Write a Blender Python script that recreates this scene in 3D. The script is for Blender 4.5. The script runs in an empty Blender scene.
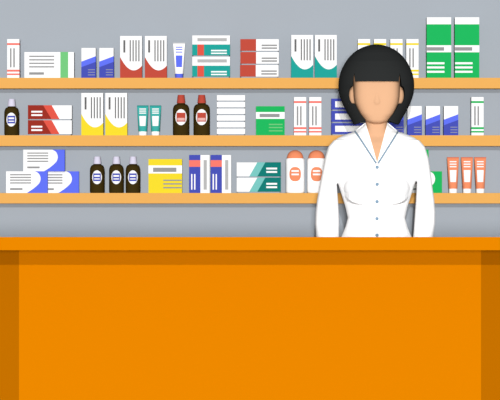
import bpy, bmesh, math
from mathutils import Vector
from mathutils.bvhtree import BVHTree

SC = bpy.context.scene
COL = SC.collection
S = 0.004            # metres per photo pixel at the shelves
CAMD = 20.0          # camera distance from the wall
FPX = (CAMD - 0.09) / S
E = 1.82              # irradiance the ambient and added suns give on a surface that faces the shop

# ------------------------------------------------------------------ materials
def lin(c):
    c /= 255.0
    return c / 12.92 if c <= 0.04045 else ((c + 0.055) / 1.055) ** 2.4
MATS = {}
def mat(name, rgb, rough=0.8, spec=0.0, k=1.0, grain=0.0, scale=40, white=0):
    if name in MATS: return MATS[name]
    m = bpy.data.materials.new(name); m.use_nodes = True
    nt = m.node_tree; b = nt.nodes['Principled BSDF']
    if white: col = (white, white, white)
    else: col = tuple(min(0.88, lin(v) / E * k) for v in rgb)
    b.inputs['Roughness'].default_value = rough
    b.inputs['Specular IOR Level'].default_value = spec
    b.inputs['Base Color'].default_value = (*col, 1)
    if grain:
        tc = nt.nodes.new('ShaderNodeTexCoord'); nz = nt.nodes.new('ShaderNodeTexNoise')
        nz.inputs['Scale'].default_value = scale; nz.inputs['Detail'].default_value = 4
        rp = nt.nodes.new('ShaderNodeValToRGB')
        rp.color_ramp.elements[0].color = (*[c * (1 - grain) for c in col], 1)
        rp.color_ramp.elements[1].color = (*[min(.9, c * (1 + grain)) for c in col], 1)
        nt.links.new(tc.outputs['Object'], nz.inputs['Vector'])
        nt.links.new(nz.outputs['Fac'], rp.inputs['Fac'])
        nt.links.new(rp.outputs['Color'], b.inputs['Base Color'])
    MATS[name] = m
    return m
mat('white_card', (255,255,255), white=.60)
mat('white_coat', (255,255,255), white=.88)
mat('white_plastic', (255,255,255), white=.72)
mat('wall_paint', (176,183,191), grain=.012, scale=3)
mat('floor_tile', (200,200,200), grain=.03, scale=6)
mat('shelf_wood', (246,183,98), grain=.012, scale=8)
mat('counter_orange', (238,138,0), grain=.006, scale=2)
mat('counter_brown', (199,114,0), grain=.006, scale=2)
mat('gap_grey', (174,181,189))
mat('ink_grey', (158,158,158)); mat('ink_dark', (112,112,112)); mat('bar_grey', (190,190,190))
mat('coral', (255,128,114)); mat('light_green', (122,208,132)); mat('green', (36,190,98))
mat('yellow', (253,228,52)); mat('brick', (200,82,66)); mat('dark_red', (160,52,40))
mat('red', (233,92,76)); mat('pink', (243,190,182))
mat('blue_light', (102,120,252)); mat('blue_dark', (76,86,188)); mat('ink_bluegrey', (150,152,178))
mat('teal', (38,170,160)); mat('teal_tube', (68,184,176)); mat('teal_edge', (38,146,142))
mat('teal_pale', (126,206,200)); mat('teal_dark', (24,128,120))
mat('orange_soft', (255,154,110)); mat('orange_edge', (226,124,92))
mat('brown_glass', (66,52,20)); mat('lavender', (233,229,250))
mat('crimp_grey', (222,222,222))
mat('hair', (50,52,52)); mat('skin', (245,192,150), k=1.04); mat('piping', (160,186,206))
mat('button', (150,180,204)); mat('trouser', (70,80,96)); mat('shoe', (40,40,44))

# ------------------------------------------------------------------ mesh building
class MB:
    def __init__(s): s.v = []; s.f = []; s.m = []; s.mats = []
    def mi(s, m):
        if m not in s.mats: s.mats.append(m)
        return s.mats.index(m)
    def add(s, vs, fs, m):
        o = len(s.v); i = s.mi(m); s.v += [tuple(v) for v in vs]
        for f in fs: s.f.append([o + k for k in f]); s.m.append(i)
    def box(s, x0, x1, y0, y1, z0, z1, m):
        s.add([(x0,y0,z0),(x1,y0,z0),(x1,y1,z0),(x0,y1,z0),(x0,y0,z1),(x1,y0,z1),(x1,y1,z1),(x0,y1,z1)],
              [(0,3,2,1),(4,5,6,7),(0,1,5,4),(1,2,6,5),(2,3,7,6),(3,0,4,7)], m)
    def prism(s, pts, y0, y1, m):       # pts (x,z) counter-clockwise seen from the front
        n = len(pts)
        vs = [(x,y0,z) for x,z in pts] + [(x,y1,z) for x,z in pts]
        fs = [tuple(range(n)), tuple(range(2*n-1, n-1, -1))] + [(k, k+n, (k+1)%n+n, (k+1)%n) for k in range(n)]
        s.add(vs, fs, m)
    def loft(s, rings, m, seg=40):      # rings (z, cx, cy, half width, half depth, exponent), listed bottom to top
        vs = []
        for z, cx, cy, hw, hd, n in rings:
            for k in range(seg):
                a = 2*math.pi*k/seg; c, q = math.cos(a), math.sin(a)
                vs.append((cx + hw*math.copysign(abs(c)**(2/n), c), cy + hd*math.copysign(abs(q)**(2/n), q), z))
        fs = []
        for r in range(len(rings)-1):
            for k in range(seg):
                a = r*seg+k; b = r*seg+(k+1)%seg
                fs.append((a, b, b+seg, a+seg))
        fs.append(tuple(range(seg-1,-1,-1))); o = (len(rings)-1)*seg
        fs.append(tuple(range(o, o+seg)))
        s.add(vs, fs, m)
    def tube(s, pts, rad, m, seg=12):
        pts = [Vector(p) for p in pts]; vs = []
        for i, p in enumerate(pts):
            d = (pts[min(i+1,len(pts)-1)] - pts[max(i-1,0)]).normalized()
            u = d.cross(Vector((0,1,0)) if abs(d.y) < .9 else Vector((1,0,0))).normalized(); w = d.cross(u)
            r = rad[i] if isinstance(rad,(list,tuple)) else rad
            for k in range(seg):
                a = 2*math.pi*k/seg; vs.append(p + u*r*math.cos(a) + w*r*math.sin(a))
        fs = []
        for i in range(len(pts)-1):
            for k in range(seg):
                a = i*seg+k; b = i*seg+(k+1)%seg
                fs.append((a, b, b+seg, a+seg))
        fs.append(tuple(range(seg-1,-1,-1))); o = (len(pts)-1)*seg; fs.append(tuple(range(o,o+seg)))
        s.add(vs, fs, m)
    def ellipsoid(s, c, r, m, nu=24, nv=14):
        vs = [(c[0],c[1],c[2]-r[2])]; fs = []
        for j in range(1,nv):
            t = -math.pi/2 + math.pi*j/nv
            for k in range(nu):
                a = 2*math.pi*k/nu
                vs.append((c[0]+r[0]*math.cos(t)*math.cos(a), c[1]+r[1]*math.cos(t)*math.sin(a), c[2]+r[2]*math.sin(t)))
        vs.append((c[0],c[1],c[2]+r[2])); L = len(vs)-1
        for k in range(nu): fs.append((0, 1+(k+1)%nu, 1+k)); fs.append((L, 1+(nv-2)*nu+k, 1+(nv-2)*nu+(k+1)%nu))
        for j in range(nv-2):
            for k in range(nu):
                a = 1+j*nu+k; b = 1+j*nu+(k+1)%nu; fs.append((a,b,b+nu,a+nu))
        s.add(vs, fs, m)
    def grid(s, rows, m):               # rows of points, all of the same length
        n = len(rows[0]); vs = [p for r in rows for p in r]; fs = []
        for i in range(len(rows)-1):
            for k in range(n-1):
                a = i*n+k; fs.append((a, a+1, a+1+n, a+n))
        s.add(vs, fs, m)
    def mesh(s, name, smooth=False):
        me = bpy.data.meshes.new(name); me.from_pydata(s.v, [], s.f)
        for m in s.mats: me.materials.append(MATS[m])
        me.polygons.foreach_set('material_index', s.m)
        if smooth: me.polygons.foreach_set('use_smooth', [True]*len(me.polygons))
        me.update()
        return me
    def build(s, name, parent=None, smooth=False, loc=(0,0,0)):
        o = bpy.data.objects.new(name, s.mesh(name, smooth)); COL.objects.link(o); o.location = loc
        if smooth:
            md = o.modifiers.new('split', 'EDGE_SPLIT'); md.split_angle = math.radians(40)
        if parent: o.parent = parent
        return o

def tag(o, label=None, cat=None, group=None, kind=None):
    if label: o['label'] = label
    if cat: o['category'] = cat
    if group: o['group'] = group
    if kind: o['kind'] = kind
    return o
def empty(name, loc=(0,0,0)):
    o = bpy.data.objects.new(name, None); COL.objects.link(o); o.location = loc; o.empty_display_size = .05
    return o
def copy_tree(o, loc, label):
    c = o.copy(); COL.objects.link(c); c.location = loc; c['label'] = label
    for ch in list(o.children):
        d = ch.copy(); COL.objects.link(d); d.parent = c
        for g in list(ch.children):
            e = g.copy(); COL.objects.link(e); e.parent = d
    return c

# ------------------------------------------------------------------ room
TOPS = {1: 77.8, 2: 135.3, 3: 193.0}          # top edge of each shelf board
BOTS = {1: 88.4, 2: 146.0, 3: 203.4}
SX = lambda px: (px - 250) * S
SZ = lambda py: 1.0 + (237 - py) * S
SHELF_Y = -0.090
b = MB(); b.box(-3.2, 3.2, 0, .12, 0, 2.8, 'wall_paint'); tag(b.build('wall_back'), kind='structure')
b = MB(); b.box(-3.2, 3.2, -4.2, .12, -.1, 0, 'floor_tile'); tag(b.build('floor'), kind='structure')
LBL = {1: 'long light orange wooden wall shelf, topmost, carrying the tall green cartons',
       2: 'long light orange wooden wall shelf in the middle, carrying the red capped bottles',
       3: 'long light orange wooden wall shelf, lowest, just above the counter, carrying the shampoo bottles'}
for k in (1,2,3):
    b = MB(); b.box(-1.45, 1.45, SHELF_Y, 0, SZ(BOTS[k]), SZ(TOPS[k]), 'shelf_wood')
    o = b.build('wall_shelf'); tag(o, LBL[k], 'shelf', 'wall shelves behind the counter')

# ------------------------------------------------------------------ cartons
DEP = 0.062
def carton(name, w, h, decos, base='white_card', d=DEP, gap=False):
    """w, h and decos in photo pixels; decos use x from the left edge and y down from the top edge.
    ('wrap', points, ink) prints a field that runs round the carton, ('ink', x0, x1, y0, y1, ink) a line on its front."""
    b = MB(); W = w*S; H = h*S; z0 = 0
    if gap:                                    # inset grey base, painted as the shaded gap between stacked cartons
        z0 = 1.3*S
        b.box(.004, W-.004, .004, d-.004, 0, z0+.001, 'gap_grey')
    b.box(0, W, 0, d, z0, H, base)
    t = .00035; lay = 0
    for q in decos:
        lay += 1; e = t*lay
        if q[0] == 'wrap':
            pts = []
            for x, y in q[1]:
                X = x*S; Z = H - y*S
                if x <= 0.01: X = -e
                if x >= w-.01: X = W+e
                if y <= 0.01: Z = H+e
                if y >= h-.01: Z = z0
                pts.append((X, max(Z, z0)))
            ar = sum(pts[i][0]*pts[(i+1)%len(pts)][1]-pts[(i+1)%len(pts)][0]*pts[i][1] for i in range(len(pts)))
            if ar < 0: pts = pts[::-1]
            edge = any(x <= .01 or x >= w-.01 for x, y in q[1])
            b.prism(pts, -e, d+e if edge else .001, q[2])
        else:
            _, x0, x1, y0, y1, ink = q
            b.box(x0*S, x1*S, -e, .0005, H-y1*S, H-y0*S, ink)
    me = b.mesh(name)
    return me
def R(x0, x1, y0, y1): return [(x0,y0),(x0,y1),(x1,y1),(x1,y0)]
def put(me, name, shelf, x0, label, cat, group=None, lift=0.0, yf=-0.082):
    o = bpy.data.objects.new(name, me); COL.objects.link(o)
    o.location = (SX(x0), yf, SZ(TOPS[shelf]) + lift*S)
    return tag(o, label, cat, group)
def run(me, name, shelf, items, cat, group=None, yf=-0.082):
    """the first is the carton itself, the others are copies of it"""
    proto = None
    for x0, lift, label in items:
        if proto is None: proto = put(me, name, shelf, x0, label, cat, group, lift, yf)
        else:
            c = proto.copy(); COL.objects.link(c)
            c.location = (SX(x0), yf, SZ(TOPS[shelf]) + lift*S); c['label'] = label

# --- narrow boxes with bands
def narrow(ink, h):
    k = h/38.5
    return carton('narrow_carton', 12.2, h, [('wrap', R(0,12.2,4.0,6.0), ink), ('wrap', R(0,12.2,h-8.2,h-6.2), ink),
        ('wrap', R(0,12.2,h-4.4,h-2.8), ink), ('ink', 2.8,4.3,9.2,28.3,'ink_grey'), ('ink', 6.1,7.6,9.2,28.3,'ink_grey')])
run(narrow('coral', 38.8), 'narrow_carton', 1, [(7.1,0,'narrow white carton with coral bands alone at the left end of the top shelf')], 'medicine box', 'narrow coral banded cartons')
me = narrow('coral', 38.3)
run(me, 'narrow_carton', 2, [(294,0,'narrow white carton with coral bands beside the green box on the middle shelf'),
    (309.2,0,'narrow white carton with coral bands beside the stack of blue framed boxes')], 'medicine box', 'narrow coral banded cartons')
me = narrow('yellow', 38.8)
run(me, 'narrow_carton', 1, [(358,0,'narrow white carton with yellow bands, furthest from the tall green cartons, mostly behind the hair'),
    (374,0,'narrow white carton with yellow bands showing only its top over the middle of the hair'),
    (390.4,0,'narrow white carton with yellow bands, second from the tall green cartons, half behind the hair'),
    (406.4,0,'narrow white carton with yellow bands next to the tall green cartons')], 'medicine box', 'narrow yellow banded cartons')
run(narrow('green', 38.3), 'narrow_carton', 2, [(471.5,0,'narrow white carton with green bands alone at the right end of the middle shelf')], 'medicine box')

# --- wide white box with green stripe
me = carton('wide_carton', 49.6, 25.8, [('wrap', R(36,43.8,0,25.8), 'light_green')] +
    [('ink', 4.8,29.8,y,y+1.3,'ink_grey') for y in (3.6,7.1,10.6,14.1)] + [('ink', 4.8,19.6,20.2,22.6,'ink_grey')])
run(me, 'wide_carton', 1, [(24.3,0,'wide white carton with light green stripe and grey lines on the top shelf')], 'medicine box', None)

# --- blue slanted boxes
def slant(h):
    return carton('slanted_carton', 14.2, h, [('wrap', [(0,13.6),(0,h),(14.2,h),(14.2,8.2)], 'blue_light'),
        ('wrap', [(0,19.2),(0,h),(14.2,h),(14.2,13.8)], 'blue_dark')] +
        [('ink', 6.5,13.5,h-8.6+k*2.6,h-7.7+k*2.6,'ink_bluegrey') for k in range(3)])
run(slant(29.9), 'slanted_carton', 1, [(81.4,0,'small white and blue slant-striped carton beside the wide white carton on the top shelf'),
    (99.3,0,'small white and blue slant-striped carton beside the red curved cartons')], 'medicine box', 'blue slant striped cartons')
run(slant(29.3), 'slanted_carton', 2, [(389.4,0,'small blue slant-striped carton half hidden behind the right tip of the hair'),
    (407.6,0,'white and blue slant-striped carton just above the shoulder, clear of the hair'),
    (425.9,0,'white and blue slant-striped carton second from the green banded narrow carton'),
    (444,0,'white and blue slant-striped carton nearest the green banded narrow carton')], 'medicine box', 'blue slant striped cartons')

# --- curved boxes
def swoop(name, ink, h):
    w = 21.8; cur = []
    for i in range(25):
        x = w*i/24; u = (x-13.6)/13.6
        y = 34.4 - (13.4*u*u if u < 0 else 13.0*u*u) ; cur.append((x, y))
    return carton('curved_carton', w, h, [('wrap', cur + [(w,h),(0,h)], ink), ('ink', 3.2,5.2,4.2,16.6,'ink_dark')] +
        [('ink', x, x+1.15, 4.2,25.4,'ink_dark') for x in (9.5,12.4,15.3,18.2)])
run(swoop('c','brick',41.9), 'curved_carton', 1, [(120.1,0,'tall white carton with red curved base beside the small blue cartons'),
    (144.9,0,'tall white carton with red curved base beside the white and blue tube')], 'medicine box', 'red curved cartons')
run(swoop('c','teal',42.9), 'curved_carton', 1, [(291.3,0,'tall white carton with teal curved base beside the red and white stack'),
    (315,0,'tall white carton with teal curved base nearest the hair')], 'medicine box', 'teal curved cartons')
run(swoop('c','yellow',42.4), 'curved_carton', 2, [(81.3,0,'tall white carton with yellow curved base beside the dark red stack'),
    (105.3,0,'tall white carton with yellow curved base beside the teal tubes')], 'medicine box', 'yellow curved cartons')

# --- teal and white stacked boxes
me = carton('stacked_carton', 37.6, 21.2, [('wrap', R(0,37.6,9.0,20.1), 'teal'), ('wrap', R(5.1,11.6,9.0,20.1), 'red'),
    ('ink', 5.1,34.5,2.6,5.8,'bar_grey'), ('ink', 18.7,34.5,14.4,15.8,'white_card'), ('ink', 18.7,34.5,17.2,18.5,'white_card')], gap=True)
run(me, 'stacked_carton', 1, [(192.3,0,'white and teal carton with red tab, lower of the two beside the blue tube'),
    (192.3,21.2,'white and teal carton with red tab, upper of the two beside the blue tube')], 'medicine box', 'stacked white and teal cartons')
# --- red and white stack of three
me = carton('stacked_carton', 38.3, 12.9, [('wrap', R(0,15.6,0,12.9), 'brick'), ('ink', 21.1,36.6,5.4,6.9,'ink_grey'), ('ink', 21.1,36.6,8.2,9.7,'ink_grey')], gap=True)
run(me, 'stacked_carton', 1, [(240.2,0,'flat red and white carton at the bottom of its stack of three'),
    (240.5,12.9,'flat red and white carton in the middle of its stack of three'),
    (240.5,25.8,'flat red and white carton on top of its stack of three')], 'medicine box', 'stacked red and white cartons')
# --- tall green boxes
me = carton('tall_carton', 24.3, 60.6, [('wrap', R(0,24.3,7.0,60.6), 'green'), ('wrap', R(0,24.3,28.0,35.0), 'white_card'), ('ink', 0,17.3,29.9,33.4,'ink_grey')] +
    [('ink', 0.2,17.6,y,y+2.0,'white_card') for y in (45.0,49.2,53.5)])
run(me, 'tall_carton', 1, [(426.9,0,'tall green and white carton beside the yellow banded narrow cartons'),
    (455,0,'tall green and white carton at the right end of the top shelf')], 'medicine box', 'tall green cartons')

# --- dark red stack
me = carton('stacked_carton', 43.7, 15.0, [('wrap', [(0,0),(0,15),(59.4-28,15),(51.6-28,0)], 'red'), ('wrap', [(0,0),(0,15),(51.4-28,15),(43-28,0)], 'dark_red'),
    ('ink', 3.2,14.2,5.5,7.2,'white_card'), ('ink', 3.2,14.2,8.9,10.6,'white_card')], gap=True)
run(me, 'stacked_carton', 2, [(28,0,'flat dark red and white carton, lower of the two beside the lavender capped bottle'),
    (28,15,'flat dark red and white carton, upper of the two beside the lavender capped bottle')], 'medicine box', 'stacked dark red cartons')
# --- plain white stack
me = carton('plain_carton', 28.2, 6.7, [], gap=True)
run(me, 'plain_carton', 2, [(216.9,6.7*k, 'plain flat white carton, %s of six beside the red capped bottles' % w) for k, w in
    enumerate(('bottom one','second from the bottom','third from the bottom','third from the top','second from the top','topmost'))], 'medicine box', 'stacked plain white cartons')
# --- green box
me = carton('wide_carton', 28.6, 29.1, [('wrap', R(0,28.6,5.8,12.6), 'white_card'), ('ink', 3.6,23.6,7.6,10.9,'ink_grey')] +
    [('ink', 12.9,26.6,y,y+1.2,'light_green') for y in (17.6,20.7,24.0)], base='green')
run(me, 'wide_carton', 2, [(256,0,'green carton with white band and grey bar on the middle shelf')], 'medicine box', None)
# --- blue framed stack
me = carton('framed_carton', 42, 12.25, [('wrap', R(3.8,38.2,2.7,8.7), 'white_card')], base='blue_dark', gap=True)
run(me, 'framed_carton', 2, [(331.4,12.25*k,'flat blue carton with white window, %s of three beside the hair' % w) for k, w in enumerate(('lowest','middle','topmost'))],
    'medicine box', 'stacked blue framed cartons')

# --- pyramids of boxes with a rounded white field
def rounded(ink):
    w, h = 41.4, 21.7
    P = [(29,0),(31.8,1.4),(33.6,3.6),(34.5,6.6),(34.3,9.2),(33.2,11.8),(31,14.2),(27.5,17.2),(24,19.6),(20.6,21.7)]
    Q = []                                       # smooth the edge (Catmull-Rom)
    for i in range(len(P)-1):
        p0, p1, p2, p3 = P[max(i-1,0)], P[i], P[i+1], P[min(i+2,len(P)-1)]
        for k in range(4):
            t = k/4
            Q.append(tuple(.5*(2*p1[a]+(p2[a]-p0[a])*t+(2*p0[a]-5*p1[a]+4*p2[a]-p3[a])*t*t+(3*p1[a]-p0[a]-3*p2[a]+p3[a])*t**3) for a in (0,1)))
    Q.append(P[-1]); Q[0] = P[0]
    return carton('rounded_field_carton', w, h, [('wrap', Q + [(w,h),(w,0)], ink)] +
        [('ink', 4,25,y,y+1.2,'ink_grey') for y in (2.8,5.5,8.2,11.0)] + [('ink', 4,16.4,16.8,18.6,'ink_grey')], d=.039)
me = rounded('blue_light')
run(me, 'rounded_field_carton', 3, [(6,0,'white and blue carton with rounded white field, lower left of the three')], 'medicine box', 'white and blue rounded cartons', yf=-.084)
run(me, 'rounded_field_carton', 3, [(37,0,'white and blue carton standing partly behind its lower left twin')], 'medicine box', 'white and blue rounded cartons', yf=-.043)
run(me, 'rounded_field_carton', 3, [(23,21.7,'white and blue carton lying on top of two like it')], 'medicine box', 'white and blue rounded cartons', yf=-.066)
me = rounded('green')
run(me, 'rounded_field_carton', 3, [(370,0,'white and green carton almost wholly hidden by the white coat')], 'medicine box', 'white and green rounded cartons', yf=-.084)
run(me, 'rounded_field_carton', 3, [(401,0,'white and green carton with rounded white end showing beside the sleeve, near the orange tubes')], 'medicine box', 'white and green rounded cartons', yf=-.043)
run(me, 'rounded_field_carton', 3, [(387.3,21.7,'white and green carton on top of its twins, only a sliver showing past the shoulder')], 'medicine box', 'white and green rounded cartons', yf=-.066)

# --- yellow box
me = carton('wide_carton', 33.6, 34.0, [('wrap', R(0,33.6,6.4,14.4), 'white_card'), ('ink', 4.6,28,8.6,12.9,'ink_grey')] +
    [('ink', 14.8,33.2,y,y+1.3,'ink_grey') for y in (20.6,24.2,28)], base='yellow')
run(me, 'wide_carton', 3, [(148.4,0,'yellow carton with white band and grey bar on the lowest shelf')], 'medicine box', None)
# --- blue and white upright boxes
me = carton('upright_carton', 20.4, 38.0, [('wrap', R(0,11.2,0,38), 'blue_dark'), ('wrap', R(0,11.2,5.1,11.8), 'coral'),
    ('ink', 1.9,3.2,19.0,34.6,'white_card'), ('ink', 4.9,6.2,19.0,34.6,'white_card'), ('ink', 14.4,17.6,5.0,34.6,'bar_grey')])
run(me, 'upright_carton', 3, [(189.2,0,'upright blue and white carton with coral band beside the yellow carton'),
    (210.7,0,'upright blue and white carton with coral band beside the dark teal stack')], 'medicine box', 'upright blue and white cartons')
# --- dark teal stack
me = carton('stacked_carton', 44, 15.3, [('wrap', [(44,0),(20.6,0),(12.6,15.3),(44,15.3)], 'teal_pale'), ('wrap', [(44,0),(28.6,0),(20.6,15.3),(44,15.3)], 'teal_dark'),
    ('ink', 29.6,40.4,5.2,7.0,'white_card'), ('ink', 29.6,40.4,8.6,10.4,'white_card')], gap=True)
run(me, 'stacked_carton', 3, [(236.7,0,'flat white and dark teal carton, lower of the two beside the shampoo bottles'),
    (236.7,15.3,'flat white and dark teal carton, upper of the two beside the shampoo bottles')], 'medicine box', 'stacked dark teal cartons')

# ------------------------------------------------------------------ bottles and tubes
def interp(tab, z):
    if z <= tab[0][0]: return tab[0][1]
    for (a, p), (c, q) in zip(tab, tab[1:]):
        if z <= c: return p + (q-p)*(z-a)/(c-a) if c > a else q
    return tab[-1][1]
def patch_rect(b, x0, x1, z0, z1, surf, off, m, taper=0.0, nx=10, nz=4):
    rows = []
    for j in range(nz+1):
        z = z0 + (z1-z0)*j/nz; k = 1 - taper*(1-j/nz); c = (x0+x1)/2
        rows.append([(c+(x0-c+(x1-x0)*i/nx)*k, surf(c+(x0-c+(x1-x0)*i/nx)*k, z)-off, z) for i in range(nx+1)])
    b.grid(rows, m)
def patch_oval(b, cz, rx, rz, surf, off, m, n=2.0):
    rows = []
    for j in range(7):
        t = max(j/6, .001); row = []
        for k in range(41):
            a = 2*math.pi*k/40; c, q = math.cos(a), math.sin(a)
            x = rx*t*math.copysign(abs(c)**(2/n), c); z = cz + rz*t*math.copysign(abs(q)**(2/n), q)
            row.append((x, surf(x, z)-off, z))
        rows.append(row)
    b.grid(rows[::-1], m)

def medicine_bottle(k, r, h, hc, cap, lab_rx, lab_rz, lab_c, mark, loc, label, group):
    """px sizes: r body radius, h body height, hc cap height"""
    root = empty('medicine_bottle', loc); tag(root, label, 'bottle', group)
    prof = [(0, r-1.4), (.3, r-.6), (1.0, r-.1), (1.8, r)]
    for i in range(9):
        a = math.pi/2*i/8
        prof.append((h-7.5 + 6.2*math.sin(a), r-(r-4.6)*(1-math.cos(a))))
    prof += [(h-.9, 4.0), (h-.2, 3.6), (h+.6, 3.5)]
    b = MB(); b.loft([(z*S,0,0,q*S,q*S,2) for z, q in prof], 'brown_glass'); b.build('bottle_body', root, True)
    c = MB(); c.loft([(z*S,0,0,q*S,q*S,2) for z, q in ((h-.2,4.0*k),(h+.1,4.1*k),(h+hc*.5,3.65*k),(h+hc-.3,3.2*k),(h+hc,3.0*k))], cap); c.build('cap', root, True)
    sr = r*S
    surf = lambda x, z: -math.sqrt(max(sr*sr-x*x, 1e-8))
    l = MB(); patch_oval(l, lab_c*S, lab_rx*S, lab_rz*S, surf, .0006, 'white_card')
    w = lab_rx*.77*S; z0 = (lab_c-lab_rz*.56)*S; z1 = (lab_c+lab_rz*.56)*S; hh = z1-z0
    patch_rect(l, -w, w, z0, z1, surf, .0010, mark)
    if mark == 'blue_dark':
        patch_rect(l, -w*.75, w*.75, z0+hh*.21, z0+hh*.35, surf, .0014, 'white_card')
        patch_rect(l, -w*.75, w*.75, z0+hh*.56, z0+hh*.78, surf, .0014, 'white_card')
    else:
        patch_rect(l, -w*.85, w*.85, z0+hh*.12, z0+hh*.42, surf, .0014, 'pink')
    l.build('label', root)
    return root
YB = -0.046
b0 = None
lav = 'brown bottles with lavender caps'
for shelf, x, label in ((2, 11.6, 'brown bottle with lavender cap at the left end of the middle shelf'),
        (3, 97.2, 'brown bottle with lavender cap, left of three on the lowest shelf, nearest the stacked cartons'),
        (3, 116.4, 'brown bottle with lavender cap, middle of three on the lowest shelf'),
        (3, 133.0, 'brown bottle with lavender cap next to the yellow carton')):
    loc = (SX(250+(x-250)*1.0022), YB, SZ(TOPS[shelf]))
    if b0 is None: b0 = medicine_bottle(1.0, 7.4, 29.4, 7.2, 'lavender', 4.9, 6.9, 15.8, 'blue_dark', loc, label, lav)
    else: copy_tree(b0, loc, label)
b0 = None
for x, label in ((181.1, 'brown bottle with red cap and red label, left of the pair'), (201.7, 'brown bottle with red cap and red label, beside the plain white stack')):
    loc = (SX(250+(x-250)*1.0022), YB, SZ(TOPS[2]))
    if b0 is None: b0 = medicine_bottle(1.06, 8.3, 32.6, 8.1, 'brick', 5.7, 8.0, 18.2, 'brick', loc, label, 'brown bottles with red caps')
    else: copy_tree(b0, loc, label)

def shampoo(loc, label):
    root = empty('shampoo_bottle', loc); tag(root, label, 'bottle', 'white and orange shampoo bottles')
    H = 34.8; hw = 9.5; hd = 7.6
    body = [(0,8.2),(.4,8.9),(1.2,9.35),(2.2,9.5),(H-2.2,9.5),(H-1.2,9.4),(H-.4,8.9),(H,8.5)]
    b = MB(); b.loft([(z*S,0,0,q*S,q*S*hd/hw,2.5) for z, q in body], 'white_plastic', 48); b.build('bottle_body', root, True)
    c = MB(); rg = []
    for i in range(10):
        a = math.pi/2*i/9.4; rg.append(((H + 8.2*math.sin(a))*S, 0, 0, 8.3*S*math.cos(a)**.9, 6.4*S*math.cos(a)**.9, 2.2))
    c.loft(rg, 'orange_soft', 48); c.build('cap', root, True)
    def surf(x, z): return -hd*S*(1-min(abs(x)/(hw*S), .98)**2.5)**(1/2.5)
    l = MB(); patch_oval(l, (H-15.9)*S, 5.8*S, 7.2*S, surf, .0006, 'orange_soft', 2.5)
    for y in (12.6, 16.0): patch_rect(l, -3.7*S, 3.7*S, (H-y-1.0)*S, (H-y+.7)*S, surf, .0011, 'white_card')
    l.build('label', root)
    return root
a = shampoo((SX(295.20), -.044, SZ(TOPS[3])), 'white bottle with orange domed cap beside the dark teal stack')
copy_tree(a, (SX(316.65), -.044, SZ(TOPS[3])), 'white bottle with orange domed cap partly behind the sleeve')

def tube(h, capcol, bodycol, edgecol, labcol, caph, loc, label, group, tw=6.0, bw=4.4):
    root = empty('ointment_tube', loc); tag(root, label, 'tube', group)
    z0 = caph; zt = h-1.1
    rings = []
    for i in range(13):
        t = i/12; w = bw + (tw-.05-bw)*t; d = bw*(1-t)**.8 + .45
        rings.append(((z0+(zt-z0)*t)*S, 0, 0, w*S, min(d, w)*S, 2 + 1.5*t))
    b = MB(); b.loft(rings, bodycol); b.build('tube_body', root, True)
    c = MB(); c.box(-tw*S, tw*S, -.5*S, .5*S, zt*S, h*S, edgecol); c.build('crimp', root)
    c = MB(); c.loft([(z*S,0,0,q*S,q*S,2) for z, q in ((0,3.9),(.3,4.1),(caph-.3,4.15),(caph,4.0))], capcol); c.build('cap', root, True)
    def surf(x, z):
        t = min(max((z/S-z0)/(zt-z0),0),1); i = min(int(t*12), 11); f = t*12-i
        A, B = rings[i], rings[i+1]; w = A[3]+(B[3]-A[3])*f; d = A[4]+(B[4]-A[4])*f; n = A[5]
        return -d*(1-min(abs(x)/w,.99)**n)**(1/n)
    l = MB(); lw = 3.4
    zb = caph + (h-caph)*.21; zl = caph + (h-caph)*.59
    patch_rect(l, -lw*S, lw*S, zb*S, zl*S, surf, .0007, labcol, taper=.16)
    for k in range(3):
        z = caph + (h-caph)*(.68 + .08*k); patch_rect(l, -3.4*S, 3.4*S, z*S, (z+1.1)*S, surf, .0007, labcol, nz=1)
    l.build('label', root)
    return root
tube(35.4, 'blue_light', 'white_plastic', 'crimp_grey', 'blue_light', 4.4, (SX(178.94), YB, SZ(TOPS[1])), 'white tube with blue label and blue cap on the top shelf', None)
a = tube(30.2, 'white_plastic', 'teal_tube', 'teal_edge', 'white_card', 4.0, (SX(142.46), YB, SZ(TOPS[2])), 'teal tube with white label beside the yellow curved carton', 'teal tubes', tw=5.75)
copy_tree(a, (SX(155.29), YB, SZ(TOPS[2])), 'teal tube with white label nearer the red capped bottles')
ot = 'orange tube with white label, '
a = tube(36, 'white_plastic', 'orange_soft', 'orange_edge', 'white_card', 4.4, (SX(453.45), YB, SZ(TOPS[3])), ot+'nearest the white and green cartons', 'orange tubes')
copy_tree(a, (SX(467.48), YB, SZ(TOPS[3])), ot+'middle of three'); copy_tree(a, (SX(480.71), YB, SZ(TOPS[3])), ot+'at the right end of the lowest shelf')

# ------------------------------------------------------------------ counter
YS, YP, YK = -1.70, -1.375, -0.96
ss = (CAMD+YS)/FPX; sp_ = (CAMD+YP)/FPX
ct = empty('service_counter', (0, (YS+YK)/2, 0)); tag(ct, 'long orange shop counter with darker end panels and overhanging top', 'counter')
oy = (YS+YK)/2; zs = 1.0 - 13.2*ss
XE = 1.02
b = MB(); b.box(-XE-.03, XE+.03, YS-oy, YK-oy, zs, 1.0, 'counter_orange'); b.build('countertop', ct)
xl = (19-250)*sp_; xr = (481-250)*sp_
b = MB(); b.box(xl, xr, YP-oy, YP-oy+.03, .0, zs, 'counter_orange'); b.build('front_panel', ct)
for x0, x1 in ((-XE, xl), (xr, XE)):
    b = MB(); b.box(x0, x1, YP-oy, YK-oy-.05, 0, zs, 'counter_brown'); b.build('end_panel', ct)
b = MB(); b.box(xl, xr, YP-oy+.03, YK-oy-.06, .45, .47, 'counter_orange'); b.build('inner_shelf', ct)

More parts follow.
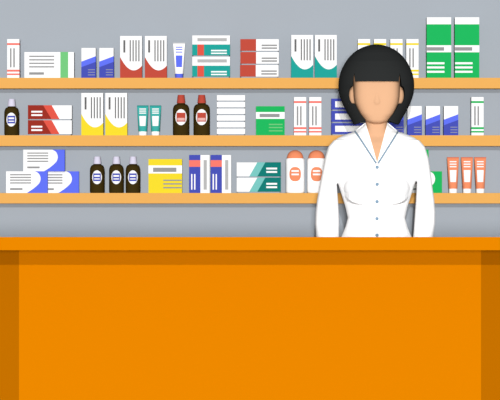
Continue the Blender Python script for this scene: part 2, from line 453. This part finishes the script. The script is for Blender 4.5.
# ------------------------------------------------------------------ person
YQ = -0.42
q = (CAMD+YQ)/FPX
CX = 376.4
PX = lambda px: (px-CX)*q
PZ = lambda py: 1.0 + (237-py)*q
person = empty('person', ((CX-250)*q, YQ, 0))
tag(person, 'person with black bob hair in a white buttoned lab coat standing behind the counter', 'person')

def evaluated(o, name):
    dg = bpy.context.evaluated_depsgraph_get(); dg.update()
    me = bpy.data.meshes.new_from_object(o.evaluated_get(dg)); me.name = name
    return me
def fuse(b, name, voxel, smooth_it, cutters=()):
    """voxel-fuse the shapes of b into one continuous surface, smooth it, then cut"""
    o = bpy.data.objects.new('tmp', b.mesh('tmp')); COL.objects.link(o)
    m = o.modifiers.new('r', 'REMESH'); m.mode = 'VOXEL'; m.voxel_size = voxel; m.use_smooth_shade = True
    s = o.modifiers.new('s', 'SMOOTH'); s.factor = .5; s.iterations = smooth_it
    tmp = [o]
    for c in cutters:
        k = bpy.data.objects.new('cut', c.mesh('cut')); COL.objects.link(k); tmp.append(k)
        d = o.modifiers.new('b', 'BOOLEAN'); d.operation = 'DIFFERENCE'; d.object = k; d.solver = 'EXACT'
    me = evaluated(o, name)
    for t in tmp: bpy.data.objects.remove(t)
    me.materials.clear(); me.materials.append(MATS[b.mats[0]])
    me.polygons.foreach_set('material_index', [0]*len(me.polygons))
    me.polygons.foreach_set('use_smooth', [True]*len(me.polygons))
    return me
def link(me, name, parent):
    o = bpy.data.objects.new(name, me); COL.objects.link(o); o.parent = parent
    md = o.modifiers.new('split', 'EDGE_SPLIT'); md.split_angle = math.radians(40)
    return o

# torso sections: (y px, half width px, half depth m, exponent, centre depth m)
T = [(122.6,11.6,.050,2.1,.012),(125,13.2,.053,2.1,.012),(128,16.6,.058,2.1,.012),(131.5,21.6,.064,2.1,.012),(134,29.6,.072,2.1,.010),(137.5,38,.080,2.1,.008),
     (143,45,.090,2.2,.004),(150,48,.098,2.2,0),(160,47,.106,2.2,-.002),(172,43,.113,2.2,-.004),(184,38.2,.116,2.2,-.004),(195,34.8,.112,2.2,0),
     (207,31,.100,2.2,.002),(218,28.6,.092,2.2,.004),(227,31,.096,2.2,.004),(237,35.2,.104,2.2,.004),(255,41,.116,2.2,.004),(300,44,.125,2.2,.004),(350,46,.13,2.2,.004)]
# sleeves: (y, outer px, inner px)
AL = [(140,334,349),(147,328,347),(158,324.9,343),(166,323.4,340.5),(176,321.4,337.8),(182,320.2,336.6),(190,318.8,337.2),(200,317.0,338.0),(212,315.6,338.7),(224,315.2,339),(237,316,338.8),(250,318.4,338.2),(262,320.6,337.4)]
AR = [(140,419,404),(147,425,407),(158,428.4,411),(166,429.7,413),(176,431,415),(182,431.8,416.8),(190,432.8,416.4),(200,434.2,415.8),(212,435.2,415),(224,435,414.2),(237,433,413.2),(250,431,414),(262,429,415)]
ARD = lambda y: .052 if y > 150 else .058
coat = MB()
coat.loft([(PZ(y),0,cy,hw*q,hd,n) for y,hw,hd,n,cy in T[::-1]], 'white_coat', 64)
for arm in (AL, AR):
    coat.loft([(PZ(y), PX((o+i)/2), 0, abs(o-i)/2*q, ARD(y), 2.8) for y,o,i in arm[::-1]], 'white_coat', 40)
for sx in (-1, 1):
    coat.ellipsoid((sx*17*q, -.062, PZ(188)), (.062,.074,.062), 'white_coat')
vcut = MB(); vcut.prism([(PX(376.4),PZ(163.4)),(PX(387.6),PZ(121.5)),(PX(389),PZ(112)),(PX(363.8),PZ(112)),(PX(365.2),PZ(121.5))], -.3, -.012, 'white_coat')
coat_me = fuse(coat, 'lab_coat', .003, 3, [vcut])
coat_o = link(coat_me, 'lab_coat', person); tag(coat_o, 'white lab coat')
bvh = BVHTree.FromPolygons([v.co for v in coat_me.vertices], [p.vertices[:] for p in coat_me.polygons])
def hit(px, py, fall=None):
    h = bvh.ray_cast(Vector((PX(px), -.6, PZ(py))), Vector((0,1,0)))
    if h[0] is not None and h[0].y < -.005: return h[0].y
    return fall
def ringY(px, py):                              # coat front from the sections
    for a, c in zip(T, T[1:]):
        if a[0] <= py <= c[0]:
            t = (py-a[0])/(c[0]-a[0]); L = [a[i]+(c[i]-a[i])*t for i in range(5)]
            return L[4]-L[2]*(1-min(abs(px-CX)/L[1], .97)**L[3])**(1/L[3])
    return -.05

# lapels and their piping
for sx in (-1, 1):
    rows_f, rows_b = [], []; N, M = 22, 8
    inn = [(10.9,122.4),(10.6,124.5),(.7,163.2)]; out = [(11.6,123.0),(21.6,131.4),(1.1,163.8)]
    def along(pl, t):
        k = .2 if len(pl) == 3 else 0
        a, c, u = (pl[0], pl[1], t/k) if t < k else (pl[1], pl[2], (t-k)/(1-k))
        return a[0]+(c[0]-a[0])*u, a[1]+(c[1]-a[1])*u
    for i in range(N+1):
        A, B = along(inn, i/N), along(out, i/N); rf, rb = [], []
        for k in range(M+1):
            dx = A[0]+(B[0]-A[0])*k/M; y = A[1]+(B[1]-A[1])*k/M
            Y = ringY(CX+sx*dx, y) - .0045
            rf.append((sx*dx*q, Y-.002, PZ(y))); rb.append((sx*dx*q, Y+.003, PZ(y)))
        rows_f.append(rf); rows_b.append(rb)
    l = MB()
    l.grid(rows_f if sx < 0 else [r[::-1] for r in rows_f], 'white_coat')
    l.grid([r[::-1] for r in rows_b] if sx < 0 else rows_b, 'white_coat')
    for k in (0, M): l.grid([[r[k] for r in rows_f], [r[k] for r in rows_b]], 'white_coat')
    lo = l.build('lapel', coat_o)
    pts = [(sx*(21.4+(0.9-21.4)*t)*q, ringY(CX+sx*(21.4+(0.9-21.4)*t), 131.6+(163.8-131.6)*t)-.0075, PZ(131.6+(163.8-131.6)*t)) for t in [i/16 for i in range(17)]]
    p = MB(); p.tube(pts, .0034, 'piping', 10); tag(p.build('piping', coat_o, True), 'grey blue piping along the lapel')
# buttons
for y in (167.6, 184.6, 201.8, 218.8, 235.2):
    b = MB(); yy = hit(CX+.1, y, -.1)
    b.tube([(0,yy+.002,PZ(y)),(0,yy-.0025,PZ(y)),(0,yy-.004,PZ(y))], [1.75*q,1.75*q,1.35*q], 'button', 20)
    tag(b.build('button', coat_o, True), 'grey blue coat button')
# folds under the bust, shaped as ledges to produce the chest's shade arcs
for sx in (-1, 1):
    up = [(31.9,194.2),(30.2,197.2),(27.8,199.8),(24.6,201.8),(21.2,203.2),(17.6,204.0),(13.6,204.4)]
    lo = [(31.9,194.6),(31.5,197.9),(29.8,201.0),(26.6,203.2),(22.8,204.4),(18.4,204.9),(13.6,204.8)]
    r0, r1, r2 = [], [], []
    for i, ((ux,uy),(lx,ly)) in enumerate(zip(up, lo)):
        t = i/6; bump = .003 + .040*math.sin(math.pi*min(1, t*.86+.10))
        base = ringY(CX+sx*ux, uy)
        yb = hit(CX+sx*ux, uy, base)
        yl = hit(CX+sx*lx, ly, base); yt = hit(CX+sx*ux, uy-14, base)
        r0.append((sx*ux*q, yt+.004, PZ(uy-14))); r1.append((sx*ux*q, min(yb, yl)-bump, PZ(uy))); r2.append((sx*lx*q, yl+.001, PZ(ly)))
    mid = [tuple((a[k]*.35+c[k]*.65) - (.004 if k == 1 else 0) for k in range(3)) for a, c in zip(r0, r1)]
    f = MB(); f.grid([r0, mid, r1], 'white_coat'); f.grid([r1, r2], 'white_coat')
    f.build('bust_shade_fold', coat_o)

# body: head, neck, trunk, arms with hands, legs, fused into one figure
bd = MB()
HD = [(123.6,5.0,.045,-.040),(122.6,8.2,.062,-.030),(121,11.0,.075,-.022),(118,13.6,.086,-.014),(114,16.6,.094,-.008),(109,19.4,.100,-.003),(104,21.6,.104,0),(97,22.8,.106,.002),
      (88,23.2,.108,.004),(78,23.4,.110,.006),(68,22.8,.108,.010),(60,20.5,.098,.014),(54,16.5,.080,.018),(50,10,.05,.02)]
bd.loft([(PZ(y),0,cy,hw*q,hd,3.8 if y < 116 else 3) for y,hw,hd,cy in HD], 'skin', 56)
bd.ellipsoid((0,-.095,PZ(102)), (.018,.015,.018), 'skin')                                   # nose tip
bd.tube([(0,-.094,PZ(90)),(0,-.095,PZ(96)),(0,-.096,PZ(102))], [.010,.012,.013], 'skin')     # nose bridge
bd.ellipsoid((0,-.088,PZ(111.5)), (.026,.0145,.010), 'skin')                                  # lips
for sx in (-1,1):
    bd.ellipsoid((sx*23.6*q, .0, PZ(95.4)), (4.0*q, .020, 8.8*q), 'skin')                    # ears
bd.loft([(PZ(150),0,.0,17*q,.068,2.4),(PZ(135),0,.0,12.5*q,.060,2.6),(PZ(127),0,.002,10.8*q,.058,2.8),(PZ(118),0,.004,10.6*q,.058,2.8),(PZ(110),0,.004,10.6*q,.058,2.8)], 'skin', 40)
bd.loft([(PZ(y),0,cy,max(hw*q-.012,.03),hd-.010,n) for y,hw,hd,n,cy in T[::-1] if y > 127 and y < 290], 'skin', 56)
for sgn, arm in ((-1,AL),(1,AR)):
    bd.loft([(PZ(y), PX((o+i)/2), 0, abs(o-i)/2*q*.72, ARD(y)*.72, 2) for y,o,i in arm[::-1]], 'skin', 24)
    cx = PX((arm[-1][1]+arm[-1][2])/2); z = PZ(262)
    bd.loft([(z-.125,cx,-.012,.016,.040,2.2),(z-.10,cx,-.010,.018,.044,2.2),(z-.06,cx,-.006,.018,.040,2.2),(z-.03,cx,0,.021,.028,2.1),(z+.03,cx,0,.026,.030,2)], 'skin', 24)
    for k, (dy, L) in enumerate(((-.042,.070),(-.020,.080),(.002,.074),(.022,.058))):        # four fingers, slightly curled
        bd.tube([(cx,dy-.004,z-.105),(cx-sgn*.002,dy-.006,z-.125-L*.35),(cx-sgn*.010,dy-.006,z-.125-L*.72),(cx-sgn*.020,dy-.004,z-.125-L)], [.0092,.0088,.0080,.0068], 'skin', 10)
    bd.tube([(cx-sgn*.006,-.030,z-.050),(cx-sgn*.016,-.058,z-.085),(cx-sgn*.022,-.066,z-.112),(cx-sgn*.026,-.066,z-.135)], [.013,.011,.010,.008], 'skin', 10)
    bd.loft([(.03,sgn*.085,-.0,.036,.042,2),(.10,sgn*.085,.0,.036,.042,2),(.28,sgn*.088,.004,.050,.054,2),(.46,sgn*.088,.0,.052,.056,2),(.66,sgn*.086,0,.072,.078,2),(.86,sgn*.080,0,.082,.090,2)], 'skin', 24)
    bd.loft([(.012,sgn*.085,-.045,.036,.095,2.3),(.04,sgn*.085,-.035,.036,.085,2.2),(.07,sgn*.085,-.005,.034,.050,2)], 'skin', 24)
link(fuse(bd, 'body', .0032, 3), 'body', person)

# hair: a bob with a straight fringe; the opening follows face and ears
HR = [(124.6,22.6),(121,24.4),(118,26.2),(114,28.6),(110,30.7),(105,33.2),(100,35.4),(95,37.0),(90,37.8),(85,38.0),(80,37.7),(74,36.4),(68,34.2),(62,30.9),(57,27.2),(53,23.2),(50,19.2),(47.5,14.4),(45.6,9.2),(44.6,5.0),(44.2,2.0)]
hr = MB(); hr.loft([(PZ(y),0,.012,hw*q,(hw*.86+ (3 if y < 90 else 0))*q if y > 60 else hw*.92*q,2.1) for y,hw in HR], 'hair', 72)
fc = [(-21.6,82.2),(-22.6,73.8),(-24.0,82),(-24.6,86.6),(-26.4,87.4),(-27.6,91),(-27.7,96),(-26.8,100.4),(-25,103.6),(-22.2,104),(-19.4,109.5),(-16.4,114.4),(-12.6,119),(-10.8,120.6)]
poly = fc + [(-22.6,124.8),(-22.6,140),(22.6,140),(22.6,124.8)] + [(-x,y) for x,y in fc[::-1]]
pts = [(x*q, PZ(y)) for x, y in poly]
fcut = MB(); fcut.prism(pts, -.4, .018, 'hair')
bcut = MB(); bcut.prism([(-22.8*q,PZ(124.9)),(-30*q,PZ(135)),(30*q,PZ(135)),(22.8*q,PZ(124.9)),(10.8*q,PZ(120.6)),(-10.8*q,PZ(120.6))], -.4, .4, 'hair')
link(fuse(hr, 'hair', .0036, 2, [fcut, bcut]), 'hair', person)
# trousers and shoes below the coat
t = MB()
for sgn in (-1,1):
    t.loft([(.075,sgn*.085,.0,.056,.062,2),(.28,sgn*.088,.004,.064,.070,2),(.5,sgn*.088,0,.074,.08,2),(.72,sgn*.082,0,.085,.098,2)], 'trouser', 28)
t.loft([(.66,0,0,.15,.10,2.2),(.80,0,0,.152,.105,2.2)], 'trouser', 40)
link(fuse(t, 'trousers', .006, 3), 'trousers', person)
for sgn in (-1,1):
    s = MB(); s.loft([(0,sgn*.085,-.042,.044,.118,2.5),(.015,sgn*.085,-.042,.046,.120,2.5),(.035,sgn*.085,-.040,.045,.112,2.3),(.06,sgn*.085,-.02,.042,.080,2.1),(.09,sgn*.085,.005,.044,.055,2)], 'shoe', 32)
    s.build('shoe', person, True)

# ------------------------------------------------------------------ light
w = bpy.data.worlds.new('shop_ambient'); SC.world = w; w.use_nodes = True
w.node_tree.nodes['Background'].inputs['Color'].default_value = (1,1,1,1)
w.node_tree.nodes['Background'].inputs['Strength'].default_value = 0.25
def sun(name, strength, elev_tan, angle):
    l = bpy.data.lights.new(name, 'SUN'); l.energy = math.pi*strength; l.angle = math.radians(angle)
    o = bpy.data.objects.new(name, l); COL.objects.link(o)
    o.rotation_euler = Vector((0, 1, -elev_tan)).to_track_quat('-Z', 'Y').to_euler()
    o.location = (0, -6, 2.6)
sun('front_key_sun', .57, .172, .4)  # added low frontal sun that drops the short shelf and counter shadows
sun('front_fill_sun', 1.07, 0.0, 5)  # added fill sun along the view axis, flattens shading, its shadows stay hidden

# ------------------------------------------------------------------ camera
cam = bpy.data.cameras.new('camera'); co = bpy.data.objects.new('camera', cam); COL.objects.link(co)
cam.sensor_width = 36; cam.lens = FPX*36/500; cam.shift_y = 37/500; cam.clip_end = 100
co.location = (0, -CAMD, 1.0); co.rotation_euler = (math.pi/2, 0, 0)
SC.camera = co
SC.view_settings.view_transform = 'Standard'; SC.view_settings.look = 'None'
SC.view_settings.exposure = 0; SC.view_settings.gamma = 1; SC.view_settings.use_curve_mapping = False
